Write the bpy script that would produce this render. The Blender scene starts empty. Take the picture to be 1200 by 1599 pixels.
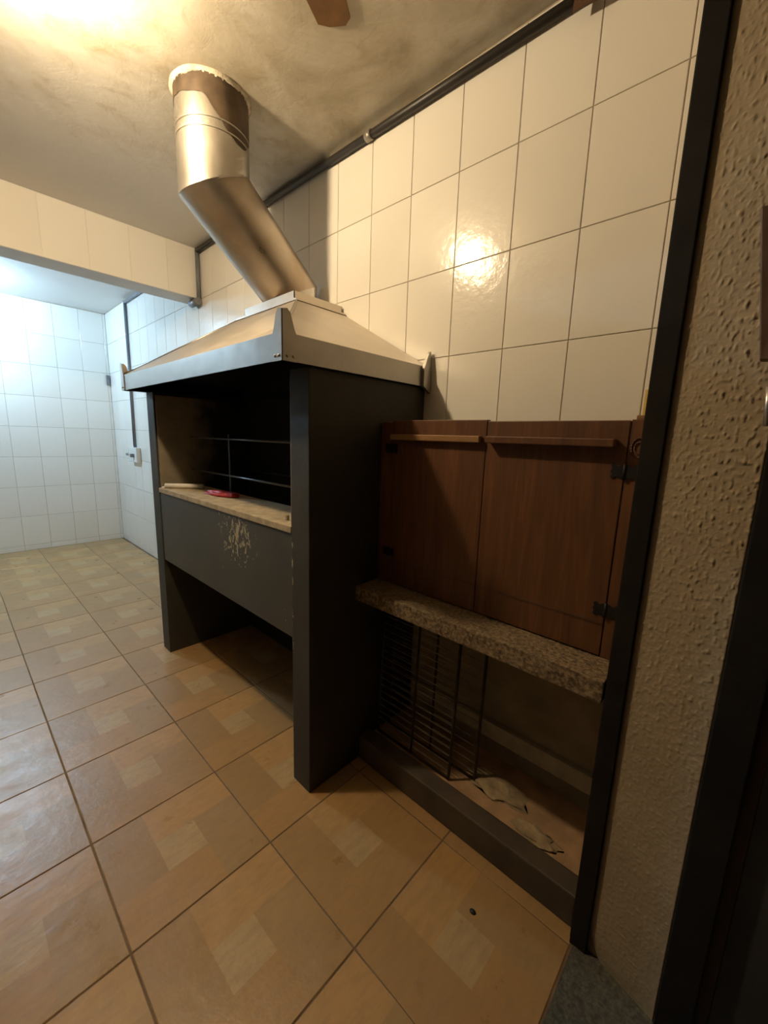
import bpy, bmesh, math, random
from mathutils import Vector, Matrix, noise
random.seed(7)
SC = bpy.context.scene
COL = SC.collection

# ------------------------------------------------------------------ camera
cam_d = bpy.data.cameras.new('camera')
cam = bpy.data.objects.new('camera', cam_d); COL.objects.link(cam)
cam_d.sensor_fit = 'HORIZONTAL'; cam_d.sensor_width = 36.0
cam_d.lens = 36.0 * 627.8 / 1200.0
cam_d.clip_start = 0.01; cam_d.clip_end = 60
_F = Vector((-0.66809396, 0.72226296, -0.17884818))
_R = Vector((0.72977652, 0.68294147, 0.03189323))
_U = Vector((-0.14517814, 0.10921153, 0.98335962))
M = Matrix((( _R.x, _U.x, -_F.x, 1.79537), (_R.y, _U.y, -_F.y, -1.51456), (_R.z, _U.z, -_F.z, 1.45433), (0, 0, 0, 1)))
cam.matrix_world = M
SC.camera = cam

# ------------------------------------------------------------------ world, exposure, lamp values
world = bpy.data.worlds.new('world'); SC.world = world; world.use_nodes = True
world.node_tree.nodes['Background'].inputs[0].default_value = (0.9, 0.8, 0.7, 1)
world.node_tree.nodes['Background'].inputs[1].default_value = 0.004
SC.view_settings.view_transform = 'Standard'; SC.view_settings.look = 'None'
SC.view_settings.gamma = 1.0; SC.view_settings.use_curve_mapping = False
SC.view_settings.exposure = 0.0
SC.cycles.sample_clamp_indirect = 6.0
WARM_POS = (0.03, -1.26, 2.77); WARM_COL = (1.0, 0.765, 0.47); WARM_STR = 1080.0; WARM_R = 0.042
COLD_POS = (-3.80, -1.50, 2.75); COLD_COL = (0.50, 0.76, 1.0); COLD_STR = 1500.0; COLD_R = 0.045

# ------------------------------------------------------------------ constants of the room
ZC = 2.88            # ceiling
XF = -4.481          # far wall
TW, TH = 0.2484, 0.35
R3 = 1.8132          # a tile row line on the back wall
YF = -3.6            # wall behind, to the left of the camera
XR = 1.595           # room side of the doorway wall
FT = 0.4459          # floor tile

# ------------------------------------------------------------------ materials
def mat(name): 
    m = bpy.data.materials.new(name); m.use_nodes = True
    nt = m.node_tree; b = nt.nodes['Principled BSDF']
    return m, nt, b
def nd(nt, typ, **kw):
    n = nt.nodes.new(typ)
    for k, v in kw.items():
        if k.startswith('i_'): n.inputs[k[2:].replace('_', ' ')].default_value = v
        else: setattr(n, k, v)
    return n
def coord(nt, kind='Object', scale=(1, 1, 1)):
    t = nd(nt, 'ShaderNodeTexCoord'); mp = nd(nt, 'ShaderNodeMapping')
    mp.inputs['Scale'].default_value = scale
    nt.links.new(t.outputs[kind], mp.inputs[0]); return mp.outputs[0]
def geo_pos(nt, scale=(1, 1, 1)):
    t = nd(nt, 'ShaderNodeNewGeometry'); mp = nd(nt, 'ShaderNodeMapping')
    mp.inputs['Scale'].default_value = scale
    nt.links.new(t.outputs['Position'], mp.inputs[0]); return mp.outputs[0]
def noi(nt, vec, scale, detail=4, rough=.55, dist=0.0):
    n = nd(nt, 'ShaderNodeTexNoise'); n.inputs['Scale'].default_value = scale
    n.inputs['Detail'].default_value = detail; n.inputs['Roughness'].default_value = rough
    n.inputs['Distortion'].default_value = dist
    nt.links.new(vec, n.inputs['Vector']); return n.outputs['Fac']
def ramp(nt, fac, stops):
    r = nd(nt, 'ShaderNodeValToRGB'); e = r.color_ramp.elements
    while len(e) < len(stops): e.new(0.5)
    for k, (p, c) in enumerate(stops):
        e[k].position = p; e[k].color = (c[0], c[1], c[2], 1) if len(c) == 3 else c
    nt.links.new(fac, r.inputs[0]); return r.outputs[0]
def mixc(nt, fac, a, b, mode='MIX'):
    n = nd(nt, 'ShaderNodeMix', data_type='RGBA', blend_type=mode)
    for sock, v in ((n.inputs[0], fac), (n.inputs[6], a), (n.inputs[7], b)):
        if hasattr(v, 'is_output'): nt.links.new(v, sock)
        elif isinstance(v, (int, float)): sock.default_value = v
        else: sock.default_value = (v[0], v[1], v[2], 1)
    return n.outputs[2]
def mth(nt, op, a, b=None, clamp=False):
    n = nd(nt, 'ShaderNodeMath', operation=op, use_clamp=clamp)
    for k, v in enumerate((a, b)):
        if v is None: continue
        if hasattr(v, 'is_output'): nt.links.new(v, n.inputs[k])
        else: n.inputs[k].default_value = v
    return n.outputs[0]
def bump(nt, b, h, strength, dist):
    n = nd(nt, 'ShaderNodeBump'); n.inputs['Strength'].default_value = strength
    n.inputs['Distance'].default_value = dist
    nt.links.new(h, n.inputs['Height']); nt.links.new(n.outputs[0], b.inputs['Normal'])
def setc(nt, b, c):
    if hasattr(c, 'is_output'): nt.links.new(c, b.inputs['Base Color'])
    else: b.inputs['Base Color'].default_value = (c[0], c[1], c[2], 1)
def simple(name, c, rough=.6, metal=0.0, var=.15, scale=8, bmp=0.0, bscale=60, spec=.5):
    m, nt, b = mat(name); v = geo_pos(nt)
    f = noi(nt, v, scale)
    lo = [x * (1 - var) for x in c]; hi = [min(1, x * (1 + var)) for x in c]
    setc(nt, b, ramp(nt, f, [(.3, lo), (.7, hi)]))
    b.inputs['Roughness'].default_value = rough; b.inputs['Metallic'].default_value = metal
    b.inputs['Specular IOR Level'].default_value = spec
    if bmp: bump(nt, b, noi(nt, v, bscale, 5), .6, bmp)
    return m

def m_walltile():
    m, nt, b = mat('white_glazed_tile')
    oi = nd(nt, 'ShaderNodeObjectInfo')
    v = geo_pos(nt)
    c = ramp(nt, oi.outputs['Random'], [(0, (.80, .77, .71)), (1, (.85, .825, .77))])
    n1 = noi(nt, v, 2.2, 3)
    c = mixc(nt, mth(nt, 'MULTIPLY', n1, .12), c, (.70, .64, .52))
    setc(nt, b, c)
    b.inputs['Roughness'].default_value = .16; b.inputs['Specular IOR Level'].default_value = .5
    h = mth(nt, 'ADD', noi(nt, v, 26, 2), mth(nt, 'MULTIPLY', noi(nt, v, 170, 2), .12))
    bump(nt, b, h, .35, .0032)
    return m
def m_floortile():
    m, nt, b = mat('tan_patterned_floor_tile')
    at = nd(nt, 'ShaderNodeAttribute', attribute_name='patch')
    oi = nd(nt, 'ShaderNodeObjectInfo')
    v = geo_pos(nt)
    n1 = noi(nt, v, 7, 5, .6); n2 = noi(nt, geo_pos(nt, (3.4, 1, 1)), 14, 5, .65)
    p = mth(nt, 'FRACT', mth(nt, 'ADD', at.outputs['Fac'], mth(nt, 'MULTIPLY', oi.outputs['Random'], .06)))
    c = ramp(nt, p, [(0, (.33, .205, .090)), (.25, (.44, .240, .088)), (.45, (.345, .225, .105)), (.65, (.49, .275, .100)), (.9, (.49, .345, .175))])
    c = mixc(nt, mth(nt, 'MULTIPLY', n1, .40), c, (.44, .275, .12))
    c = mixc(nt, ramp(nt, n2, [(.42, (0, 0, 0)), (.72, (.45, .45, .45))]), c, (.26, .165, .085))
    big = noi(nt, v, 1.6, 3)
    c = mixc(nt, ramp(nt, big, [(.42, (0, 0, 0)), (.7, (.3, .3, .3))]), c, (.28, .165, .07))
    setc(nt, b, c)
    r = ramp(nt, n1, [(.3, (.26,) * 3), (.7, (.42,) * 3)])
    nt.links.new(r, b.inputs['Roughness'])
    bump(nt, b, mth(nt, 'ADD', noi(nt, v, 20, 3), mth(nt, 'MULTIPLY', n2, .4)), .35, .004)
    return m
def m_ceiling():
    m, nt, b = mat('stained_ceiling_paint')
    v = geo_pos(nt)
    n1 = noi(nt, v, 2.4, 7, .62, .6); n2 = noi(nt, v, 9, 6, .6, .3)
    c = ramp(nt, n1, [(.30, (.34, .29, .20)), (.48, (.52, .47, .37)), (.66, (.66, .62, .53))])
    c = mixc(nt, ramp(nt, n2, [(.55, (0, 0, 0)), (.72, (.7, .7, .7))]), c, (.40, .33, .22))
    # clean paint away from the fire place: mask on x
    sx = nd(nt, 'ShaderNodeSeparateXYZ'); nt.links.new(v, sx.inputs[0])
    k = mth(nt, 'SUBTRACT', mth(nt, 'MULTIPLY', sx.outputs[0], -1.2), mth(nt, 'ADD', mth(nt, 'MULTIPLY', n2, 1.2), -.5), True)
    c = mixc(nt, k, c, (.74, .72, .69))
    setc(nt, b, c); b.inputs['Roughness'].default_value = .75
    fl = ramp(nt, noi(nt, v, 5, 8, .6, .8), [(.5, (0, 0, 0)), (.53, (1, 1, 1))])
    bump(nt, b, mth(nt, 'ADD', mth(nt, 'MULTIPLY', fl, .10), n2), .35, .006)
    return m
def m_wood(name, lo, hi, scale=(9, 9, .8), rough=.5):
    m, nt, b = mat(name)
    v = geo_pos(nt, scale)
    g = noi(nt, v, 3.2, 6, .6, 1.2)
    v2 = geo_pos(nt, (40, 40, 1.6)); g2 = noi(nt, v2, 3, 3)
    c = ramp(nt, g, [(.25, lo), (.55, [(a + q) / 2 for a, q in zip(lo, hi)]), (.75, hi)])
    c = mixc(nt, mth(nt, 'MULTIPLY', g2, .45), c, [x * .55 for x in lo])
    setc(nt, b, c); b.inputs['Roughness'].default_value = rough
    bump(nt, b, g2, .3, .0015)
    return m
def m_galv(name, c1, c2, rough=.32, stain=.0):
    m, nt, b = mat(name)
    v = geo_pos(nt)
    n1 = noi(nt, v, 6, 4, .6, .4); n2 = noi(nt, v, 2.3, 5, .6, .8)
    c = ramp(nt, n1, [(.3, c1), (.7, c2)])
    if stain: c = mixc(nt, ramp(nt, n2, [(.45, (0, 0, 0)), (.62, (stain,) * 3)]), c, (.30, .19, .10))
    setc(nt, b, c); b.inputs['Metallic'].default_value = .92
    nt.links.new(ramp(nt, n1, [(.3, (rough,) * 3), (.75, (rough + .14,) * 3)]), b.inputs['Roughness'])
    bump(nt, b, noi(nt, v, 9, 3), .25, .006)
    return m
def m_charcoal():
    m, nt, b = mat('charcoal_masonry_paint')
    v = geo_pos(nt)
    n1 = noi(nt, v, 4, 5)
    c = ramp(nt, n1, [(.3, (.036, .034, .028)), (.7, (.052, .049, .039))])
    setc(nt, b, c); b.inputs['Roughness'].default_value = .6; b.inputs['Specular IOR Level'].default_value = .3
    bump(nt, b, noi(nt, v, 55, 4), .35, .003)
    return m
def m_apron():
    m, nt, b = mat('charcoal_paint_with_flaked_patch')
    v = geo_pos(nt)
    n1 = noi(nt, v, 4, 5)
    c = ramp(nt, n1, [(.3, (.042, .040, .032)), (.7, (.058, .055, .043))])
    # flaked-off paint: ragged noise islands inside a blob on the front
    sub = nd(nt, 'ShaderNodeVectorMath', operation='SUBTRACT'); nt.links.new(v, sub.inputs[0]); sub.inputs[1].default_value = (.06, -.65, .99)
    scl = nd(nt, 'ShaderNodeVectorMath', operation='MULTIPLY'); nt.links.new(sub.outputs[0], scl.inputs[0]); scl.inputs[1].default_value = (5.0, 5.0, 6.2)
    ln = nd(nt, 'ShaderNodeVectorMath', operation='LENGTH'); nt.links.new(scl.outputs[0], ln.inputs[0])
    fall = mth(nt, 'SUBTRACT', 1.0, ln.outputs['Value'], True)
    vv = geo_pos(nt, (15, 15, 9)); n2 = noi(nt, vv, 2.4, 4, .6, 1.4)
    k = mth(nt, 'GREATER_THAN', mth(nt, 'ADD', n2, mth(nt, 'MULTIPLY', fall, .20)), .665)
    vs = geo_pos(nt, (60, 60, 22)); n3 = noi(nt, vs, 1, 2)
    k2 = mth(nt, 'GREATER_THAN', n3, .755)
    k = mth(nt, 'MAXIMUM', mth(nt, 'MULTIPLY', k, mth(nt, 'GREATER_THAN', fall, .02)), k2)
    c = mixc(nt, k, c, (.40, .34, .22))
    setc(nt, b, c); b.inputs['Roughness'].default_value = .5
    hh = mth(nt, 'SUBTRACT', mth(nt, 'MULTIPLY', noi(nt, v, 55, 4), .4), k)
    bump(nt, b, hh, .5, .003)
    return m
def m_post():
    m, nt, b = mat('charcoal_paint_with_edge_flecks')
    v = geo_pos(nt)
    c = ramp(nt, noi(nt, v, 4, 5), [(.3, (.036, .034, .028)), (.7, (.052, .049, .039))])
    sx = nd(nt, 'ShaderNodeSeparateXYZ'); nt.links.new(v, sx.inputs[0])
    edge = mth(nt, 'LESS_THAN', mth(nt, 'ABSOLUTE', mth(nt, 'SUBTRACT', sx.outputs[0], .516)), .007)
    hgt = mth(nt, 'LESS_THAN', mth(nt, 'ABSOLUTE', mth(nt, 'SUBTRACT', sx.outputs[2], .83)), .24)
    k = mth(nt, 'MULTIPLY', mth(nt, 'MULTIPLY', edge, hgt), mth(nt, 'GREATER_THAN', noi(nt, geo_pos(nt, (60, 60, 18)), 1, 3), .56))
    c = mixc(nt, k, c, (.36, .30, .19))
    setc(nt, b, c); b.inputs['Roughness'].default_value = .6; b.inputs['Specular IOR Level'].default_value = .3
    bump(nt, b, noi(nt, v, 55, 4), .35, .003)
    return m
def m_granite(name, pal, scale=55):
    m, nt, b = mat(name)
    v = geo_pos(nt)
    n1 = noi(nt, v, scale, 3, .7); n2 = noi(nt, v, scale * .45, 3, .6, .5)
    c = ramp(nt, n1, [(.34, pal[0]), (.46, pal[1]), (.56, pal[2]), (.66, pal[3])])
    c = mixc(nt, ramp(nt, n2, [(.56, (0, 0, 0)), (.66, (.7, .7, .7))]), c, pal[0])
    setc(nt, b, c); b.inputs['Roughness'].default_value = .28
    return m
def m_brick_lining():
    m, nt, b = mat('soot_shaded_tan_brick')
    v = geo_pos(nt)
    sx = nd(nt, 'ShaderNodeSeparateXYZ'); nt.links.new(v, sx.inputs[0])
    n1 = noi(nt, v, 10, 5)
    c = ramp(nt, n1, [(.3, (.20, .17, .12)), (.7, (.28, .235, .165))])
    soot = mth(nt, 'ADD', mth(nt, 'MULTIPLY', mth(nt, 'ADD', sx.outputs[1], .46), 6.0), mth(nt, 'MULTIPLY', mth(nt, 'SUBTRACT', n1, .5), 2.2), True)  # soot towards the back, with the firebox's shade put into it too
    c = mixc(nt, soot, c, (.02, .02, .02))
    setc(nt, b, c); b.inputs['Roughness'].default_value = .8
    bump(nt, b, n1, .4, .004)
    return m
def m_plaster():
    m, nt, b = mat('rough_cream_plaster')
    v = geo_pos(nt)
    n1 = noi(nt, v, 5, 5); n2 = noi(nt, v, 45, 4)
    c = ramp(nt, n1, [(.3, (.31, .240, .150)), (.7, (.39, .305, .195))])
    setc(nt, b, c); b.inputs['Roughness'].default_value = .8
    bump(nt, b, n2, .45, .004)
    return m
def emis(name, c, s):
    m, nt, b = mat(name)
    b.inputs['Base Color'].default_value = (1, 1, 1, 1)
    b.inputs['Emission Color'].default_value = (*c, 1); b.inputs['Emission Strength'].default_value = s
    return m

MT = dict(
    wtile=m_walltile(), ftile=m_floortile(), ceil=m_ceiling(), charcoal=m_charcoal(), apron=m_apron(), post=m_post(),
    grout=simple('grey_beige_grout', (.42, .36, .27), .85, var=.2, scale=14),
    fgrout=simple('dark_floor_grout', (.16, .105, .06), .9, var=.3, scale=10),
    white=simple('white_paint', (.76, .75, .72), .6, var=.04, scale=3),
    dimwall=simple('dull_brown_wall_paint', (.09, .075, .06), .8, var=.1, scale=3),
    beam=simple('cream_beam_paint', (.75, .73, .70), .55, var=.05, scale=4),
    alcove=simple('dull_brown_render', (.34, .28, .19), .85, var=.3, scale=5, bmp=.004, bscale=30),
    soot=simple('matt_black_soot', (.016, .016, .017), .75, var=.4, scale=6, bmp=.004, bscale=25),
    ledge=simple('worn_tan_stone', (.40, .32, .20), .75, var=.25, scale=22, bmp=.003, bscale=60),
    lining=m_brick_lining(), plaster=m_plaster(),
    galv=m_galv('galvanised_sheet', (.50, .47, .43), (.62, .59, .54), .30),
    flue=m_galv('bright_galvanised_flue', (.50, .47, .43), (.62, .59, .55), .25),
    flue2=m_galv('brown_stained_galvanised', (.40, .345, .28), (.52, .46, .39), .27, .35),
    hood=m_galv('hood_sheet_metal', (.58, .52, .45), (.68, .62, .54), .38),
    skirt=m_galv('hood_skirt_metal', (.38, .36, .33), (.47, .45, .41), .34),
    wood=m_wood('reddish_brown_wood', (.075, .028, .010), (.215, .088, .030)),
    woodlight=m_wood('light_brown_batten', (.26, .14, .055), (.40, .23, .10), (1.2, 9, 9)),
    wooddark=m_wood('dark_brown_wood', (.075, .035, .016), (.14, .065, .03)),
    granite=m_granite('beige_speckled_granite', [(.05, .038, .028), (.16, .115, .07), (.27, .20, .125), (.36, .28, .18)], 85),
    thresh=m_granite('dark_green_grey_granite', [(.05, .05, .045), (.085, .085, .07), (.115, .11, .09), (.15, .145, .12)], 90),
    black=simple('black_paint', (.014, .012, .010), .75, var=.3, scale=9, bmp=.002, bscale=40, spec=.2),
    conduit=simple('black_plastic', (.025, .022, .020), .45, var=.2),
    conduit2=simple('grey_plastic', (.17, .18, .20), .45, var=.1),
    rustbar=simple('rusty_brown_bar', (.055, .040, .026), .6, .3, var=.4, scale=20),
    iron=simple('black_iron', (.012, .011, .011), .55, 0.3, var=.3, scale=20),
    wire=simple('dull_steel_wire', (.34, .31, .26), .42, .5, var=.3, scale=30),
    rod=simple('grey_steel_rod', (.16, .165, .17), .38, .8, var=.15, scale=20),
    mortar=simple('pale_mortar', (.52, .46, .36), .9, var=.3, scale=25, bmp=.01, bscale=45),
    pale=simple('pale_board', (.50, .45, .34), .75, var=.2, scale=14),
    debris=simple('pale_plaster_rubble', (.36, .27, .16), .9, var=.35, scale=20, bmp=.006, bscale=40),
    base=simple('reddish_concrete_base', (.40, .25, .14), .85, var=.35, scale=8, bmp=.004, bscale=40),
    curb=simple('dark_painted_curb', (.075, .055, .038), .7, var=.3, scale=8),
    plastic=simple('white_plastic', (.72, .72, .70), .4, var=.04),
    plug=simple('grey_plug', (.18, .19, .21), .5, var=.1),
    paper=simple('off_white_paper', (.84, .80, .74), .7, var=.06, scale=30),
    red=simple('red_plastic', (.36, .022, .022), .45, var=.25, scale=25),
    yellow=simple('yellow_filler', (.75, .52, .14), .7, var=.12, scale=20),
    brownpatch=simple('bare_brown_board', (.17, .085, .03), .8, var=.3, scale=14),
    bulb=emis('glowing_warm_bulb', WARM_COL, WARM_STR), bulb2=emis('glowing_cold_bulb', COLD_COL, COLD_STR),
    doorleaf=simple('dark_grey_door', (.055, .055, .06), .5, var=.3, scale=5),
    brass=simple('grey_latch_metal', (.50, .48, .46), .35, .8, var=.15),
)

# ------------------------------------------------------------------ mesh helpers (world coordinates)
def box(bm, x0, x1, y0, y1, z0, z1, bev=0.0):
    t = bmesh.new()
    vs = [t.verts.new(p) for p in ((x0, y0, z0), (x1, y0, z0), (x1, y1, z0), (x0, y1, z0), (x0, y0, z1), (x1, y0, z1), (x1, y1, z1), (x0, y1, z1))]
    for f in ((0, 3, 2, 1), (4, 5, 6, 7), (0, 1, 5, 4), (1, 2, 6, 5), (2, 3, 7, 6), (3, 0, 4, 7)): t.faces.new([vs[i] for i in f])
    if bev: bmesh.ops.bevel(t, geom=list(t.edges), offset=bev, segments=2, affect='EDGES', profile=.6)
    add(bm, t)
def add(bm, t):
    mp = {v: bm.verts.new(v.co) for v in t.verts}
    for f in t.faces:
        try: bm.faces.new([mp[v] for v in f.verts])
        except ValueError: pass
    t.free()
def prism(bm, poly, ext, bev=0.0):
    """poly: list of 3D points in one plane, ext: extrusion vector"""
    t = bmesh.new(); e = Vector(ext); n = len(poly)
    a = [t.verts.new(p) for p in poly]; b = [t.verts.new(Vector(p) + e) for p in poly]
    t.faces.new(a); t.faces.new(list(reversed(b)))
    for i in range(n): t.faces.new((a[i], b[i], b[(i + 1) % n], a[(i + 1) % n]))
    bmesh.ops.recalc_face_normals(t, faces=list(t.faces))
    if bev: bmesh.ops.bevel(t, geom=list(t.edges), offset=bev, segments=1, affect='EDGES')
    add(bm, t)
def cyl_between(bm, p0, p1, r, n0=None, n1=None, seg=24, caps=True, r1=None):
    """cylinder with ends cut by planes of normal n0 / n1"""
    p0, p1 = Vector(p0), Vector(p1); d = (p1 - p0).normalized()
    n0 = Vector(n0) if n0 else d; n1 = Vector(n1) if n1 else d
    u = d.orthogonal().normalized(); w = d.cross(u); r1 = r if r1 is None else r1
    A, B = [], []
    for i in range(seg):
        a = 2 * math.pi * i / seg; o = u * math.cos(a) + w * math.sin(a)
        q = p0 + o * r; A.append(bm.verts.new(q + d * ((p0 - q).dot(n0) / d.dot(n0))))
        q = p1 + o * r1; B.append(bm.verts.new(q + d * ((p1 - q).dot(n1) / d.dot(n1))))
    for i in range(seg): 
        f = bm.faces.new((A[i], A[(i + 1) % seg], B[(i + 1) % seg], B[i])); f.smooth = True
    if caps: bm.faces.new(list(reversed(A))); bm.faces.new(B)
def tube(bm, pts, r, seg=10):
    pts = [Vector(p) for p in pts]
    dirs = [(pts[i + 1] - pts[i]).normalized() for i in range(len(pts) - 1)]
    for i in range(len(pts) - 1):
        n0 = (dirs[i - 1] + dirs[i]).normalized() if i else dirs[i]
        n1 = (dirs[i] + dirs[i + 1]).normalized() if i + 1 < len(dirs) else dirs[i]
        cyl_between(bm, pts[i], pts[i + 1], r, n0, n1, seg)
def sphere(bm, c, r, sx=1, sy=1, sz=1, u=20, v=12):
    t = bmesh.new(); bmesh.ops.create_uvsphere(t, u_segments=u, v_segments=v, radius=r)
    for q in t.verts: q.co = Vector((q.co.x * sx + c[0], q.co.y * sy + c[1], q.co.z * sz + c[2]))
    for f in t.faces: f.smooth = True
    mp = {q: bm.verts.new(q.co) for q in t.verts}
    for f in t.faces: bm.faces.new([mp[q] for q in f.verts]).smooth = True
    t.free()
def wloc(o):
    v = Vector((0, 0, 0))
    while o: v += o.location; o = o.parent
    return v
def obj(name, bm, m, parent=None, loc=None):
    """mesh object from world-space bmesh; origin at loc, or at the bottom centre when it is top level"""
    bmesh.ops.recalc_face_normals(bm, faces=list(bm.faces))
    if parent is not None: origin = wloc(parent)
    elif loc is not None: origin = Vector(loc)
    else: origin = Vector((0, 0, 0))
    bmesh.ops.translate(bm, vec=-origin, verts=list(bm.verts))
    me = bpy.data.meshes.new(name); bm.to_mesh(me); bm.free()
    o = bpy.data.objects.new(name, me); COL.objects.link(o)
    if m is not None: me.materials.append(MT[m] if isinstance(m, str) else m)
    if parent is not None: o.parent = parent
    else: o.location = origin
    return o
def part(name, m, parent, *boxes, bev=0.0):
    bm = bmesh.new()
    for b in boxes: box(bm, *b, bev=bev)
    return obj(name, bm, m, parent)
def thing(name, label, cat, loc, group=None):
    o = bpy.data.objects.new(name, None); COL.objects.link(o); o.location = loc
    o.empty_display_size = .05
    tag(o, label, cat, group); return o
def tag(o, label, cat, group=None, kind=None):
    o['label'] = label; o['category'] = cat
    if group: o['group'] = group
    if kind: o['kind'] = kind
    return o
def struct(name, bm, m, label, cat): return tag(obj(name, bm, m), label, cat, kind='structure')

# tile mesh: chamfered slab in local XY, face at z = 0
_tc = {}
def tile_mesh(w, h, t, key, m, ch=.0012, gap=.003):
    k = (round(w, 3), round(h, 3), key)
    if k in _tc: return _tc[k]
    a, b = (w - gap) / 2, (h - gap) / 2
    def ring(i, z): return [(-a + i, -b + i, z), (a - i, -b + i, z), (a - i, b - i, z), (-a + i, b - i, z)]
    v = ring(0, -t) + ring(0, -ch) + ring(ch * 1.3, 0)
    f = [(i + o, (i + 1) % 4 + o, (i + 1) % 4 + o + 4, i + o + 4) for o in (0, 4) for i in range(4)]
    patch = [0.5] * 8
    if key == 'floor' and abs(w - h) < .01:
        # five printed fields: four oblongs turning round a lighter centre
        s = a - ch * 1.3; p = s * .30; q = s * .30
        n = len(v)
        v += [(-p, -q, 0), (p, -q, 0), (p, q, 0), (-p, q, 0)]                      # 12..15 centre
        v += [(p, -s, 0), (s, q, 0), (-p, s, 0), (-s, -q, 0)]                       # 16..19 edge points
        f += [(8, 16, 13, 12, 19), (16, 9, 17, 14, 13), (17, 10, 18, 15, 14), (18, 11, 19, 12, 15), (12, 13, 14, 15)]
        patch += [.05, .27, .47, .66, .92]
    else:
        f.append((8, 9, 10, 11)); patch.append(.45)
    me = bpy.data.meshes.new('tile'); me.from_pydata(v, [], f); me.materials.append(MT[m])
    at = me.attributes.new('patch', 'FLOAT', 'FACE'); at.data.foreach_set('value', patch)
    me.update(); _tc[k] = me; return me
def put_tile(parent, me, loc, rot):
    o = bpy.data.objects.new('tile', me); COL.objects.link(o); o.parent = parent
    o.location = loc; o.rotation_euler = rot; return o
def edges(a, b, origin, step):
    out = [a]; k = math.ceil((a - origin) / step + 1e-6)
    while origin + k * step < b - 1e-6:
        x = origin + k * step
        if x - out[-1] > .012: out.append(x)
        k += 1
    if b - out[-1] < .012: out.pop()
    out.append(b); return out
def jit(s=.0012): return random.uniform(-s, s)

# ------------------------------------------------------------------ floor
bm = bmesh.new(); box(bm, XF - .1, XR, YF - .1, .1, -.12, -.0025)
floor = struct('floor', bm, 'fgrout', 'tan patterned square tile floor of the room', 'floor')
ang = 0.0065; fx, fy = -1.08785, -1.32985
ca, sa = math.cos(ang), math.sin(ang)
gx = edges(XF, XR, fx, FT); gy = edges(YF, 0.0, fy, FT)
for i in range(len(gx) - 1):
    for j in range(len(gy) - 1):
        x0, x1, y0, y1 = gx[i], gx[i + 1], gy[j], gy[j + 1]
        if x0 > -.8 and x1 < 1.6 and y0 > -.30: continue
        me = tile_mesh(x1 - x0, y1 - y0, .010, 'floor', 'ftile', .0015, .0045)
        cx, cy = (x0 + x1) / 2 - fx, (y0 + y1) / 2 - fy
        o = put_tile(floor, me, (fx + cx * ca - cy * sa, fy + cx * sa + cy * ca, 0), (jit(.0008), jit(.0008), ang))
        if abs(x1 - x0 - FT) < .01 and abs(y1 - y0 - FT) < .01: o.rotation_euler.z += 0.0

# ------------------------------------------------------------------ back wall with its tiles
bm = bmesh.new(); box(bm, XF - .1, 1.80, .0035, .16, -.12, ZC)
wall_back = struct('wall_back', bm, 'grout', 'white glazed tile wall behind the barbecue', 'wall')
cols = edges(XF, 1.592, 0.0, TW); rows = edges(0.0, ZC - .006, R3, TH)
for i in range(len(cols) - 1):
    for j in range(len(rows) - 1):
        x0, x1, z0, z1 = cols[i], cols[i + 1], rows[j], rows[j + 1]
        if x0 > -.8 and z1 < 1.5: continue
        if x0 > .55 and x1 < 1.6 and z1 < 1.5: continue
        put_tile(wall_back, tile_mesh(x1 - x0, z1 - z0, .012, 'wall', 'wtile'), ((x0 + x1) / 2, 0, (z0 + z1) / 2), (math.pi / 2 + jit(), jit(.0005), jit()))
# rendered lower part of the wall in the alcove under the worktop
part('render_coat', 'alcove', wall_back, (.635, 1.59, -.004, .0032, .08, .84))

# ------------------------------------------------------------------ far wall
bm = bmesh.new(); box(bm, XF - .12, XF - .0035, YF - .1, .0, -.12, ZC)
wall_left = struct('wall_left', bm, 'grout', 'white tiled far wall of the brightly lit back area', 'wall')
cols = edges(YF, 0.0, -.03, TW)
for i in range(len(cols) - 1):
    for j in range(len(rows) - 1):
        y0, y1, z0, z1 = cols[i], cols[i + 1], rows[j], rows[j + 1]
        put_tile(wall_left, tile_mesh(y1 - y0, z1 - z0, .012, 'wall', 'wtile'), (XF, (y0 + y1) / 2, (z0 + z1) / 2), (math.pi / 2 + jit(), jit(.0005), math.pi / 2 + jit()))

# ------------------------------------------------------------------ wall opposite, ceiling, beam
bm = bmesh.new(); box(bm, XF - .1, 1.80, YF - .15, YF, -.12, ZC)
struct('wall_front', bm, 'dimwall', 'pale wall facing the barbecue across the room', 'wall')
bm = bmesh.new(); box(bm, XF - .12, 1.80, YF - .15, .16, ZC, ZC + .12)
ceiling = struct('ceiling', bm, 'ceil', 'smoke stained peeling painted ceiling', 'ceiling')
bm = bmesh.new()
prism(bm, [(.499, -.60, ZC - .006), (.438, -.469, ZC - .006), (.461, -.436, ZC - .006), (.508, -.402, ZC - .006), (.539, -.409, ZC - .006), (.571, -.458, ZC - .006), (.60, -.60, ZC - .006)], (0, 0, .0055))
obj('bare_patch', bm, 'brownpatch', ceiling)['label'] = 'brown bare patch where ceiling paint fell off'
BX = -1.70; BZ = R3 + 2 * TH
bm = bmesh.new(); box(bm, BX - .215, BX - .0035, YF, .0, BZ, ZC)
beam = struct('ceiling_beam', bm, 'beam', 'tiled ceiling beam crossing the room before the far area', 'beam')
cols = edges(YF, -.002, .013, TW)
for i in range(len(cols) - 1):
    y0, y1 = cols[i], cols[i + 1]
    put_tile(beam, tile_mesh(y1 - y0, ZC - .006 - BZ, .010, 'wall', 'wtile'), (BX, (y0 + y1) / 2, (BZ + ZC - .006) / 2), (math.pi / 2 + jit(), 0, math.pi / 2 + jit()))

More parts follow.
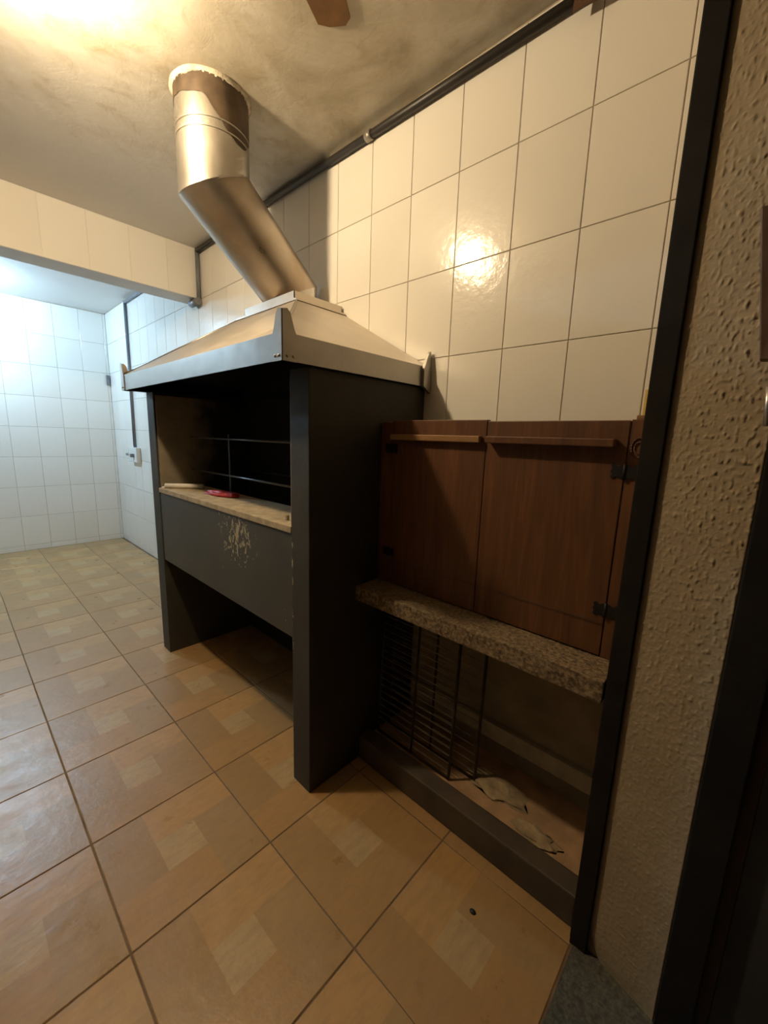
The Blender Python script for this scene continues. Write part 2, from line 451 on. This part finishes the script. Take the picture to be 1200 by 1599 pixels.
# ------------------------------------------------------------------ doorway wall on the right
bm = bmesh.new()
box(bm, XR, 1.80, -.396, .0035, -.12, ZC)                   # pier between back wall and doorway
box(bm, XR, 1.80, YF, -2.05, -.12, ZC)                      # far side of the opening
box(bm, XR, 1.80, -2.05, -.396, 2.50, ZC)                   # lintel
wall_right = struct('wall_right', bm, 'plaster', 'rough plastered doorway wall at the right', 'wall')
# rough plaster skin of the reveal, real relief
bm = bmesh.new(); NX, NZ = 80, 980
grid = []
for k in range(NZ + 1):
    z = 2.50 * k / NZ; row = []
    for i in range(NX + 1):
        s = i / NX; 
        xl = 1.628 + (.018 * max(0, 1 - z / .12) ** 2 * 2 if z < .12 else 0)
        x = xl + (1.800 - xl) * s
        y = -.402 - .036 * s
        am = .25 + .75 * min(1, max(0, (z - .55) / .9)) * min(1, .3 + s * 1.1)
        p = Vector((x * 150, 0, z * 80))
        n1 = noise.fractal(p, .75, 2.2, 3); n2 = noise.noise(p * 2.3 + Vector((9, 3, 1)))
        h = max(0, n1 - .10) * .0046
        y -= h * am
        if i in (0, NX): y += .004
        row.append(bm.verts.new((x, y, z)))
    grid.append(row)
for k in range(NZ):
    for i in range(NX):
        f = bm.faces.new((grid[k][i], grid[k][i + 1], grid[k + 1][i + 1], grid[k + 1][i])); f.smooth = True
obj('plaster_skin', bm, 'plaster', wall_right)
bm = bmesh.new(); box(bm, 1.584, 1.628, -.414, -.3965, 0.0, 2.50, .002); box(bm, 1.580, 1.5945, -.3965, -.36, 0.0, 2.5)
trim = struct('trim_1', bm, 'black', 'black painted corner strip beside the rough plaster', 'trim')
bm = bmesh.new(); box(bm, 1.800, 1.868, -.475, -.33, 0.0, 2.5, .003)
struct('trim_2', bm, 'black', 'black door post at the right edge', 'trim')
bm = bmesh.new(); box(bm, 1.868, 1.892, -.450, -.33, 0.0, 2.5)
struct('trim_3', bm, 'wooddark', 'narrow brown strip right of the black door post', 'trim')
bm = bmesh.new(); box(bm, 1.8925, 2.75, -.447, -.407, 0.0, 2.45, .002)
door = struct('door_1', bm, 'doorleaf', 'dark grey door leaf standing open at right edge', 'door')
bm = bmesh.new(); box(bm, XR + .001, 2.75, -2.05, -.30, -.12, .001)
struct('floor_threshold', bm, 'thresh', 'dark speckled stone threshold at bottom right', 'threshold')

# ------------------------------------------------------------------ the barbecue
XA, XB, YB = -1.03, .627, -.65
ZT = 1.688
bbq = thing('barbecue', 'charcoal painted masonry barbecue with open firebox under metal hood', 'barbecue', ((XA + XB) / 2, -.33, 0))
part('side_panel', 'charcoal', bbq, (XA, -.912, YB, -.004, 0, ZT), bev=.004)
part('side_panel', 'post', bbq, (.513, XB, YB, -.004, 0, ZT), bev=.004)
ap = part('front_panel', 'apron', bbq, (-.911, .512, YB + .004, -.57, .65, 1.084), bev=.003); ap['label'] = 'charcoal front panel with flaked pale paint marks'
part('ledge', 'ledge', bbq, (-.911, .512, YB - .002, -.385, 1.0845, 1.112), bev=.003)['label'] = 'worn tan stone ledge'
part('firebox_floor', 'soot', bbq, (-.911, .512, -.569, -.061, .93, 1.0))
part('back_panel', 'soot', bbq, (-.911, .512, -.06, -.004, 0, ZT))
part('lining', 'lining', bbq, (-.9115, -.897, -.640, -.0605, 1.113, ZT - .02))
part('lining', 'lining', bbq, (.498, .5125, -.640, -.0605, 1.113, ZT - .02))

# hood
HX0, HX1, HY0 = -1.065, .645, -.765
HZ0, HZ1, HZ2 = 1.690, 1.775, 2.09
TX0, TX1, TY0 = -.50, .07, -.31
YBK = -.006
hood = thing('chimney_hood', 'pyramid shaped sheet metal hood on top of the barbecue', 'hood', ((HX0 + HX1) / 2, -.38, HZ0))
th = .004
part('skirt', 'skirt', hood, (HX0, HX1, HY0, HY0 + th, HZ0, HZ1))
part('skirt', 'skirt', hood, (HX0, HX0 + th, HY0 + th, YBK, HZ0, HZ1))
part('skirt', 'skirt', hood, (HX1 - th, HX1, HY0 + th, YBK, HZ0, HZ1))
def panel(name, pts, m, off=.004):
    bm = bmesh.new()
    n = (Vector(pts[1]) - Vector(pts[0])).cross(Vector(pts[2]) - Vector(pts[0])).normalized()
    prism(bm, pts, -n * off); return obj(name, bm, m, hood)
panel('sloped_panel', [(HX0, HY0, HZ1), (HX1, HY0, HZ1), (TX1, TY0, HZ2), (TX0, TY0, HZ2)], 'hood')
panel('sloped_panel', [(HX1, HY0, HZ1), (HX1, YBK, HZ1), (TX1, YBK, HZ2), (TX1, TY0, HZ2)], 'hood')
panel('sloped_panel', [(HX0, YBK, HZ1), (HX0, HY0, HZ1), (TX0, TY0, HZ2), (TX0, YBK, HZ2)], 'hood')
part('top_plate', 'hood', hood, (TX0 - .008, TX1 + .008, TY0 - .008, YBK, HZ2, HZ2 + .008))
# folded seam along the two front hips
for (a, b) in (((HX1, HY0, HZ1), (TX1, TY0, HZ2)), ((HX0, HY0, HZ1), (TX0, TY0, HZ2))):
    bm = bmesh.new(); cyl_between(bm, a, b, .0055, seg=8); obj('seam', bm, 'skirt', hood)
# black inside
bm = bmesh.new()
i0 = .02
P = [(HX0 + i0, HY0 + i0, HZ1), (HX1 - i0, HY0 + i0, HZ1), (TX1 - i0, TY0 + i0, HZ2 - .012), (TX0 + i0, TY0 + i0, HZ2 - .012)]
B4 = [(HX0 + i0, YBK - .001, HZ1), (HX1 - i0, YBK - .001, HZ1), (TX1 - i0, YBK - .001, HZ2 - .012), (TX0 + i0, YBK - .001, HZ2 - .012)]
V = [bm.verts.new(p) for p in P + B4]
L4 = [bm.verts.new((p[0], p[1], HZ0 + .004)) for p in (P[0], P[1], B4[1], B4[0])]
for f in ((0, 1, 2, 3), (1, 5, 6, 2), (4, 0, 3, 7), (3, 2, 6, 7), (5, 4, 7, 6)): bm.faces.new([V[i] for i in f])
for a, b, c, d in ((L4[2], L4[3], V[4], V[5]), (L4[0], L4[1], V[1], V[0]), (L4[1], L4[2], V[5], V[1]), (L4[3], L4[0], V[0], V[4])): bm.faces.new((a, b, c, d))
obj('inner_lining', bm, 'soot', hood)
# corner brackets with rivets
def bracket(cx, cy, dx, dy):
    bm = bmesh.new(); o = .0025
    X = cx + dx * -o; 
    # leg along x (front) and leg along y (side); top rises to a rounded tab
    fx_ = cx - dx * .001; fy_ = cy - dy * .001
    def leg(axis):
        pts = []
        for u, z in ((0, HZ0 - .002), (.052, HZ0 - .002), (.052, HZ1 - .004), (.044, HZ1 + .012), (.030, HZ1 + .058), (.018, HZ1 + .070), (0, HZ1 + .066)):
            if axis == 'x': pts.append((fx_ + dx * u, fy_ - dy * .003, z))
            else: pts.append((fx_ - dx * .003, fy_ + dy * u, z))
        prism(bm, pts, (0, dy * .003 * 1, 0) if axis == 'x' else (dx * .003, 0, 0))
    leg('x'); leg('y')
    b = obj('corner_bracket', bm, 'skirt', hood)
    bm = bmesh.new()
    for u in (.015, .038):
        sphere(bm, (cx + dx * u, cy - dy * .005, HZ0 + .014), .0045, 1, .6, 1, 8, 6)
        sphere(bm, (cx - dx * .005, cy + dy * u, HZ0 + .014), .0045, .6, 1, 1, 8, 6)
    obj('rivet', bm, 'skirt', b)
bracket(HX1, HY0, -1, 1); bracket(HX0, HY0, 1, 1)
bm = bmesh.new()
prism(bm, [(HX1 + .001, YBK, HZ0 - .03), (HX1 + .001, YBK - .050, HZ0 - .002), (HX1 + .001, YBK - .050, HZ1 - .01), (HX1 + .001, YBK - .022, HZ1 + .055), (HX1 + .001, YBK - .008, HZ1 + .065), (HX1 + .001, YBK, HZ1 + .03)], (.014, 0, 0))
obj('corner_bracket', bm, 'skirt', hood)
# flue
FP0, FP1, FP2 = Vector((-.175, -.571, ZC - .001)), Vector((-.175, -.571, 2.535)), Vector((-.190, -.168, 2.200)); FP3 = Vector((-.190, -.168, 2.100))
flue = thing('flue_pipe', 'shiny bent metal flue pipe rising from hood into ceiling', 'pipe', FP3)
d0 = (FP1 - FP0).normalized(); d1 = (FP2 - FP1).normalized(); mit = (d0 + d1).normalized()
bm = bmesh.new(); cyl_between(bm, FP0, FP1, .15, None, mit, 48, False); obj('vertical_section', bm, 'flue', flue)
d2 = Vector((0, 0, -1)); mit2 = (d1 + d2).normalized()
bm = bmesh.new(); cyl_between(bm, FP1, FP2, .1495, mit, mit2, 48, False, .1425); obj('angled_section', bm, 'flue2', flue)
bm = bmesh.new(); cyl_between(bm, FP2, FP3, .1420, mit2, None, 48, False); obj('foot_section', bm, 'flue', flue)
# box collar
C0, C1, D0, D1, E0, E1 = -.42, .055, -.312, -.012, HZ2 + .0085, HZ2 + .045
part('collar', 'hood', flue, (C0, C1, D0, D0 + .004, E0, E1), (C0, C1, D1 - .004, D1, E0, E1), (C0, C0 + .004, D0, D1, E0, E1), (C1 - .004, C1, D0, D1, E0, E1))


bm = bmesh.new()
n = 48
for a_, b_ in ((FP1 - mit * .008, FP1 + mit * .008),): cyl_between(bm, FP1 - d0 * .006, FP1 + d1 * .006, .1525, mit, mit, 48, False)
obj('elbow_seam', bm, 'flue', flue)
for z in (2.685, 2.72):
    bm = bmesh.new(); cyl_between(bm, (FP0.x, FP0.y, z), (FP0.x, FP0.y, z + .006), .1525, seg=48, caps=False); obj('band', bm, 'galv', flue)
bm = bmesh.new(); up, lo = [], []
for k in range(64):
    a = 2 * math.pi * k / 64; c_, s_ = math.cos(a), math.sin(a)
    sag = max(0.0, math.cos(a - .35)) ** 3 * .15  # dark sleeve reaches lower on one side of the pipe
    zb = 2.812 - sag + .022 * noise.noise(Vector((c_ * 3, s_ * 3, 2)))
    up.append(bm.verts.new((FP0.x + c_ * .1515, FP0.y + s_ * .1515, ZC - .001))); lo.append(bm.verts.new((FP0.x + c_ * .1515, FP0.y + s_ * .1515, zb)))
for k in range(64): bm.faces.new((up[k], up[(k + 1) % 64], lo[(k + 1) % 64], lo[k])).smooth = True
obj('dark_sleeve', bm, simple('dark_brown_sleeve', (.075, .052, .034), .55, .35, var=.75, scale=9), flue)
bm = bmesh.new()
rings = []
for k in range(40):
    a = 2 * math.pi * k / 40; rr = .158 + .006 * noise.noise(Vector((math.cos(a) * 2, math.sin(a) * 2, 4))) ; hh = .009 + .007 * noise.noise(Vector((math.cos(a) * 3, math.sin(a) * 3, 9)))
    rings.append([bm.verts.new((FP0.x + math.cos(a) * r_, FP0.y + math.sin(a) * r_, z_)) for r_, z_ in ((.1516, ZC - .001), (.1516, ZC - hh - .006), (rr - .006, ZC - hh), (rr + .008, ZC - .001))])
for k in range(40):
    q, w = rings[k], rings[(k + 1) % 40]
    for i in range(4): bm.faces.new((q[i], w[i], w[(i + 1) % 4], q[(i + 1) % 4])).smooth = True
obj('mortar_ring', bm, 'mortar', flue)

# rack for skewers inside the firebox
rack = thing('skewer_rack', 'thin steel skewer rack inside the black firebox', 'rack', (-.2, -.42, 1.0))
YR = -.45
for z in (1.425, 1.222):
    bm = bmesh.new(); cyl_between(bm, (-.895, YR, z), (.497, YR, z), .0055, seg=10); obj('rod', bm, 'rod', rack)
bm = bmesh.new(); box(bm, -.402, -.384, YR + .0055, YR + .0145, 1.1125, 1.45); obj('post', bm, 'iron', rack)
for z in (1.425, 1.222):
    bm = bmesh.new(); cyl_between(bm, (-.895, -.17, z), (.497, -.17, z), .0055, seg=10); obj('rod', bm, 'rod', rack)
# things on the ledge
roll = thing('paper_roll', 'off-white rolled paper lying at the left end of ledge', 'roll', (-.85, -.56, 1.113))
bm = bmesh.new(); cyl_between(bm, (-.868, -.628, 1.128), (-.72, -.46, 1.128), .015, seg=16); obj('tube', bm, 'paper', roll)
bm = bmesh.new(); box(bm, -.885, -.86, -.645, -.622, 1.1125, 1.122, .002); obj('flap', bm, 'paper', roll)
redo = thing('red_plastic_scrap', 'crumpled red plastic item lying on tan ledge', 'plastic item', (-.39, -.49, 1.113))
bm = bmesh.new(); t = bmesh.new(); bmesh.ops.create_icosphere(t, subdivisions=4, radius=1)
for q in t.verts:
    c = q.co.copy(); h = 1 + .35 * noise.noise(c * 2.1 + Vector((3, 1, 2)))
    x, y, z = c.x * .125 * h, c.y * .042 * (1 + .3 * c.x), (max(-.35, c.z) + .36) * .020 * h
    a = math.radians(15)
    q.co = Vector((-.385 + x * math.cos(a) - y * math.sin(a), -.50 + x * math.sin(a) + y * math.cos(a), 1.1128 + z))
for f in t.faces: f.smooth = True
add(bm, t); obj('bag', bm, 'red', redo)
bm = bmesh.new(); box(bm, -.31, -.265, -.50, -.455, 1.1135, 1.137, .006); obj('folded_end', bm, 'red', redo)
o = bmesh.new(); box(o, .395, .41, -.60, -.588, 1.1122, 1.135, .003)
tag(obj('wood_chip', o, 'ledge'), 'tiny tan chip standing at the right end of ledge', 'chip')

# ------------------------------------------------------------------ alcove at the right of the barbecue
XL = .630
plinth = thing('alcove_plinth', 'low dark curb and rubble strewn base under the worktop', 'plinth', (1.1, -.2, 0))
part('curb', 'curb', plinth, (XL, 1.579, -.375, -.30, .001, .115), bev=.006)
part('base_slab', 'base', plinth, (XL, 1.579, -.2995, -.0045, .001, .085))
bm = bmesh.new(); box(bm, XL + .02, 1.578, -.030, -.0045, .175, .250, .003)
tag(obj('pale_batten', bm, 'pale', loc=(1.1, -.02, .175)), 'pale batten along the back under the worktop', 'batten')
def rubble(name, label, cx, cy, z0, sx, sy, sz, seed):
    t = bmesh.new(); bmesh.ops.create_icosphere(t, subdivisions=3, radius=1)
    for q in t.verts:
        h = 1 + .45 * noise.noise(q.co * 1.9 + Vector((seed, 0, 0)))
        q.co = Vector((cx + q.co.x * sx * h, cy + q.co.y * sy * h, z0 + max(0, q.co.z) * sz * h))
    bm = bmesh.new(); add(bm, t); tag(obj(name, bm, 'debris', loc=(cx, cy, z0)), label, 'rubble', 'rubble under the worktop')
rubble('rubble_heap', 'larger pale rubble heap under the worktop behind the curb', 1.20, -.16, .0852, .13, .055, .022, 1)
rubble('rubble_heap', 'smaller pale rubble heap near the right end behind the curb', 1.40, -.24, .0852, .08, .035, .015, 5)

def grate(label, x0, x1, z0, z1, y, lean, nw, bars):
    g = thing('grill_grate', label, 'grate', ((x0 + x1) / 2, y, z0), 'grates stored under the worktop')
    yy = lambda z: y + lean * (z - z0)
    bm = bmesh.new()
    for a, b in (((x0, z0), (x1, z0)), ((x1, z0), (x1, z1)), ((x1, z1), (x0, z1)), ((x0, z1), (x0, z0))):
        cyl_between(bm, (a[0], yy(a[1]), a[1]), (b[0], yy(b[1]), b[1]), .006, seg=8)
    obj('frame', bm, 'rustbar', g)
    for k in range(nw):
        z = z0 + (z1 - z0) * (k + 1) / (nw + 1); bm = bmesh.new()
        cyl_between(bm, (x0, yy(z) - .002, z), (x1, yy(z) - .002, z), .0022, seg=6); obj('wire', bm, 'wire', g)
    for x in bars:
        bm = bmesh.new(); cyl_between(bm, (x, yy(z0) - .006, z0), (x, yy(z1) - .006, z1), .005, seg=8); obj('crossbar', bm, 'rustbar', g)
grate('wire grill grate leaning nearest the curb under the worktop', .645, 1.045, .092, .70, -.262, .04, 17, (.85,))
grate('wider wire grill grate standing behind the nearer one', .650, 1.125, .092, .68, -.19, .03, 15, (.90,))

# granite worktop
bm = bmesh.new(); box(bm, XL, 1.579, -.415, -.005, .785, .848, .004)
tag(obj('granite_worktop', bm, 'granite', loc=(1.1, -.2, .785)), 'thick speckled beige granite worktop beside the barbecue', 'worktop')

# cabinet
ZB, ZTp = .849, 1.525
cab = thing('wooden_cabinet', 'reddish brown wooden two-door cabinet on the granite worktop', 'cabinet', (1.1, -.14, ZB))
part('side', 'wood', cab, (XL, XL + .018, -.262, -.006, ZB, ZTp))
part('side', 'wood', cab, (1.561, 1.579, -.262, -.006, ZB, ZTp))
part('shelf', 'wooddark', cab, (XL + .019, 1.560, -.255, -.006, 1.16, 1.178))
part('bottom', 'wooddark', cab, (XL + .019, 1.560, -.255, -.006, ZB, ZB + .016))
part('stile', 'wood', cab, (XL, .689, -.284, -.2625, ZB, ZTp - .004), bev=.002)
part('stile', 'wood', cab, (1.532, 1.579, -.284, -.2625, ZB, ZTp), bev=.002)
def door_(x0, x1, zt, lab, batt, hx, hinges):
    d = part('door', 'wood', cab, (x0, x1, -.287, -.2625, ZB + .004, zt), bev=.0025); d['label'] = lab
    bm = bmesh.new(); x0b, x1b, pr, mm = batt
    box(bm, x0b, x1b, -.287 - pr, -.2875, 1.452, 1.474, .003); obj('batten_handle', bm, mm, d)
    bm = bmesh.new(); box(bm, x0 + .002, x1 - .002, -.289, -.2875, ZB + .10, ZB + .106); obj('bead', bm, 'wooddark', d)
    for z in hinges:
        bm = bmesh.new(); W, H = .032, .021
        for s in (-1, 1):
            prism(bm, [(hx + s * .003, -.2875, z - H), (hx + s * W * .6, -.2875, z - H * .62), (hx + s * W * .8, -.2875, z - H), (hx + s * W, -.2875, z - H * .8), (hx + s * W * .92, -.2875, z - H * .3), (hx + s * W * 1.06, -.2875, z), (hx + s * W * .92, -.2875, z + H * .3), (hx + s * W, -.2875, z + H * .8), (hx + s * W * .8, -.2875, z + H), (hx + s * W * .6, -.2875, z + H * .62), (hx + s * .003, -.2875, z + H)], (0, -.0025, 0))
        cyl_between(bm, (hx, -.2895, z - H), (hx, -.2895, z + H), .004, seg=10)
        obj('hinge', bm, 'iron', d)['label'] = 'black ornate iron hinge'
door_(.691, 1.113, 1.528, 'left cabinet door, half in shade', (.70, 1.098, .022, 'woodlight'), .692, (1.418, .987))
door_(1.1155, 1.530, 1.523, 'right cabinet door', (1.128, 1.505, .034, 'wood'), 1.531, (1.388, .994))
bm = bmesh.new()
for r_ in (.017, .010): 
    for k in range(20):
        a, b = 2 * math.pi * k / 20, 2 * math.pi * (k + 1) / 20
        cyl_between(bm, (1.556 + r_ * math.cos(a), -.2855, 1.452 + 1.5 * r_ * math.sin(a)), (1.556 + r_ * math.cos(b), -.2855, 1.452 + 1.5 * r_ * math.sin(b)), .0022, seg=6)
obj('carved_ring', bm, 'wooddark', cab)
bm = bmesh.new(); box(bm, 1.540, 1.560, -.280, -.266, 1.5252, 1.536, .002)
tag(obj('wood_wedge', bm, 'woodlight', loc=(1.55, -.273, 1.525)), 'tiny wooden wedge lying on the right top of cabinet', 'wedge')
bm = bmesh.new(); box(bm, 1.498, 1.535, -.006, -.0005, 1.45, 1.632)
tag(obj('yellow_filler', bm, 'yellow', loc=(1.515, -.003, 1.45)), 'yellow filler strip on the tiles above cabinet right end', 'filler')

# ------------------------------------------------------------------ conduits, socket, bits on the walls
con = thing('electrical_conduit', 'black conduit running along the top of the tiled wall', 'conduit', (0, -.02, 2.8))
bm = bmesh.new(); tube(bm, [(1.575, -.022, 2.815), (-.65, -.020, 2.852), (-1.672, -.020, 2.853)], .017, 12); obj('long_run', bm, 'conduit', con)
bm = bmesh.new(); tube(bm, [(-1.673, -.020, 2.870), (-1.674, -.020, 2.50)], .016, 12); obj('drop', bm, 'conduit2', con)
bm = bmesh.new(); tube(bm, [(-1.655, -.034, 2.484), (-1.79, -.034, 2.484)], .027, 20); obj('elbow_fitting', bm, 'conduit2', con)
bm = bmesh.new(); cyl_between(bm, (.225, -.0213, 2.8375), (.262, -.0213, 2.8369), .021, seg=14); obj('coupling', bm, 'wire', con)
con2 = thing('electrical_conduit', 'grey conduit dropping down the far wall to the socket box', 'conduit', (-3.6, -.02, 1.26))
bm = bmesh.new(); tube(bm, [(-1.93, -.017, 2.835), (-3.585, -.017, 2.842)], .015, 10); obj('ceiling_run', bm, 'conduit2', con2)
bm = bmesh.new(); tube(bm, [(-3.585, -.017, 2.857), (-3.62, -.017, 1.262)], .015, 10); obj('drop', bm, 'conduit2', con2)
bm = bmesh.new(); cyl_between(bm, (-3.601, -.017, 2.10), (-3.602, -.017, 2.05), .020, seg=12); obj('coupling', bm, 'conduit2', con2)
soc = thing('socket_box', 'white surface socket box with grey plugs on tiled wall', 'socket', (-3.62, -.02, 1.09))
part('box', 'plastic', soc, (-3.76, -3.47, -.05, -.0015, 1.09, 1.262), bev=.008)
part('plug', 'plug', soc, (-3.90, -3.761, -.045, -.012, 1.155, 1.185), bev=.005)
part('plug', 'plug', soc, (-3.60, -3.545, -.085, -.0505, 1.15, 1.19), bev=.005)
bm = bmesh.new(); box(bm, XF + .001, XF + .035, -.045, -.012, 2.02, 2.14, .004)
tag(obj('wall_bracket', bm, 'plug', loc=(XF, -.03, 2.02)), 'small grey bracket in the far corner of white tiles', 'bracket')
bm = bmesh.new(); prism(bm, [(1.165, -.048, 2.772), (1.24, -.048, 2.766), (1.26, -.048, 2.80), (1.27, -.048, 2.86), (1.172, -.048, 2.86)], (0, .007, 0))
tag(obj('wood_cleat', bm, 'wooddark', loc=(1.2, -.044, 2.77)), 'dark brown wooden cleat over the conduit near the ceiling', 'cleat')
bm = bmesh.new(); prism(bm, [(1.728, -.448, 1.885), (1.80, -.455, 1.885), (1.80, -.455, 1.615), (1.765, -.448, 1.62)], (0, -.025, 0), .002)
tag(obj('wooden_block', bm, 'wooddark', loc=(1.77, -.46, 1.62)), 'dark brown wooden block fixed to plaster at right edge', 'block')
bm = bmesh.new(); cyl_between(bm, (1.792, -.482, 1.50), (1.786, -.482, 1.57), .006, seg=10); box(bm, 1.788, 1.80, -.484, -.470, 1.50, 1.515)
tag(obj('door_latch', bm, 'brass', loc=(1.79, -.48, 1.5)), 'pale metal latch on the black door post', 'latch')
t = bmesh.new(); bmesh.ops.create_icosphere(t, subdivisions=2, radius=1)
for q in t.verts: q.co = Vector((1.337 + q.co.x * .011 * (1 + .3 * noise.noise(q.co * 2)), -.548 + q.co.y * .008, .0005 + max(-.1, q.co.z) * .006))
bm = bmesh.new(); add(bm, t); tag(obj('coal_crumb', bm, 'iron', loc=(1.337, -.548, 0)), 'small black crumb of coal on the floor tile', 'crumb')

# ------------------------------------------------------------------ lamps
def lamp(label, pos, r, bulbmat):
    L = thing('light_bulb', label, 'lamp', (pos[0], pos[1], pos[2]))
    bm = bmesh.new(); cyl_between(bm, (pos[0], pos[1], ZC - .001), (pos[0], pos[1], ZC - .018), .045, seg=24); obj('ceiling_rose', bm, 'plastic', L)
    bm = bmesh.new(); cyl_between(bm, (pos[0], pos[1], ZC - .018), (pos[0], pos[1], pos[2] + r * .92), .019, seg=16); obj('socket', bm, 'plastic', L)
    bm = bmesh.new(); sphere(bm, pos, r, u=16, v=10); obj('glass_bulb', bm, bulbmat, L)
lamp('glowing warm bare bulb on the ceiling near the flue', WARM_POS, WARM_R, 'bulb')
lamp('glowing cold white bare bulb beyond the ceiling beam', COLD_POS, COLD_R, 'bulb2')
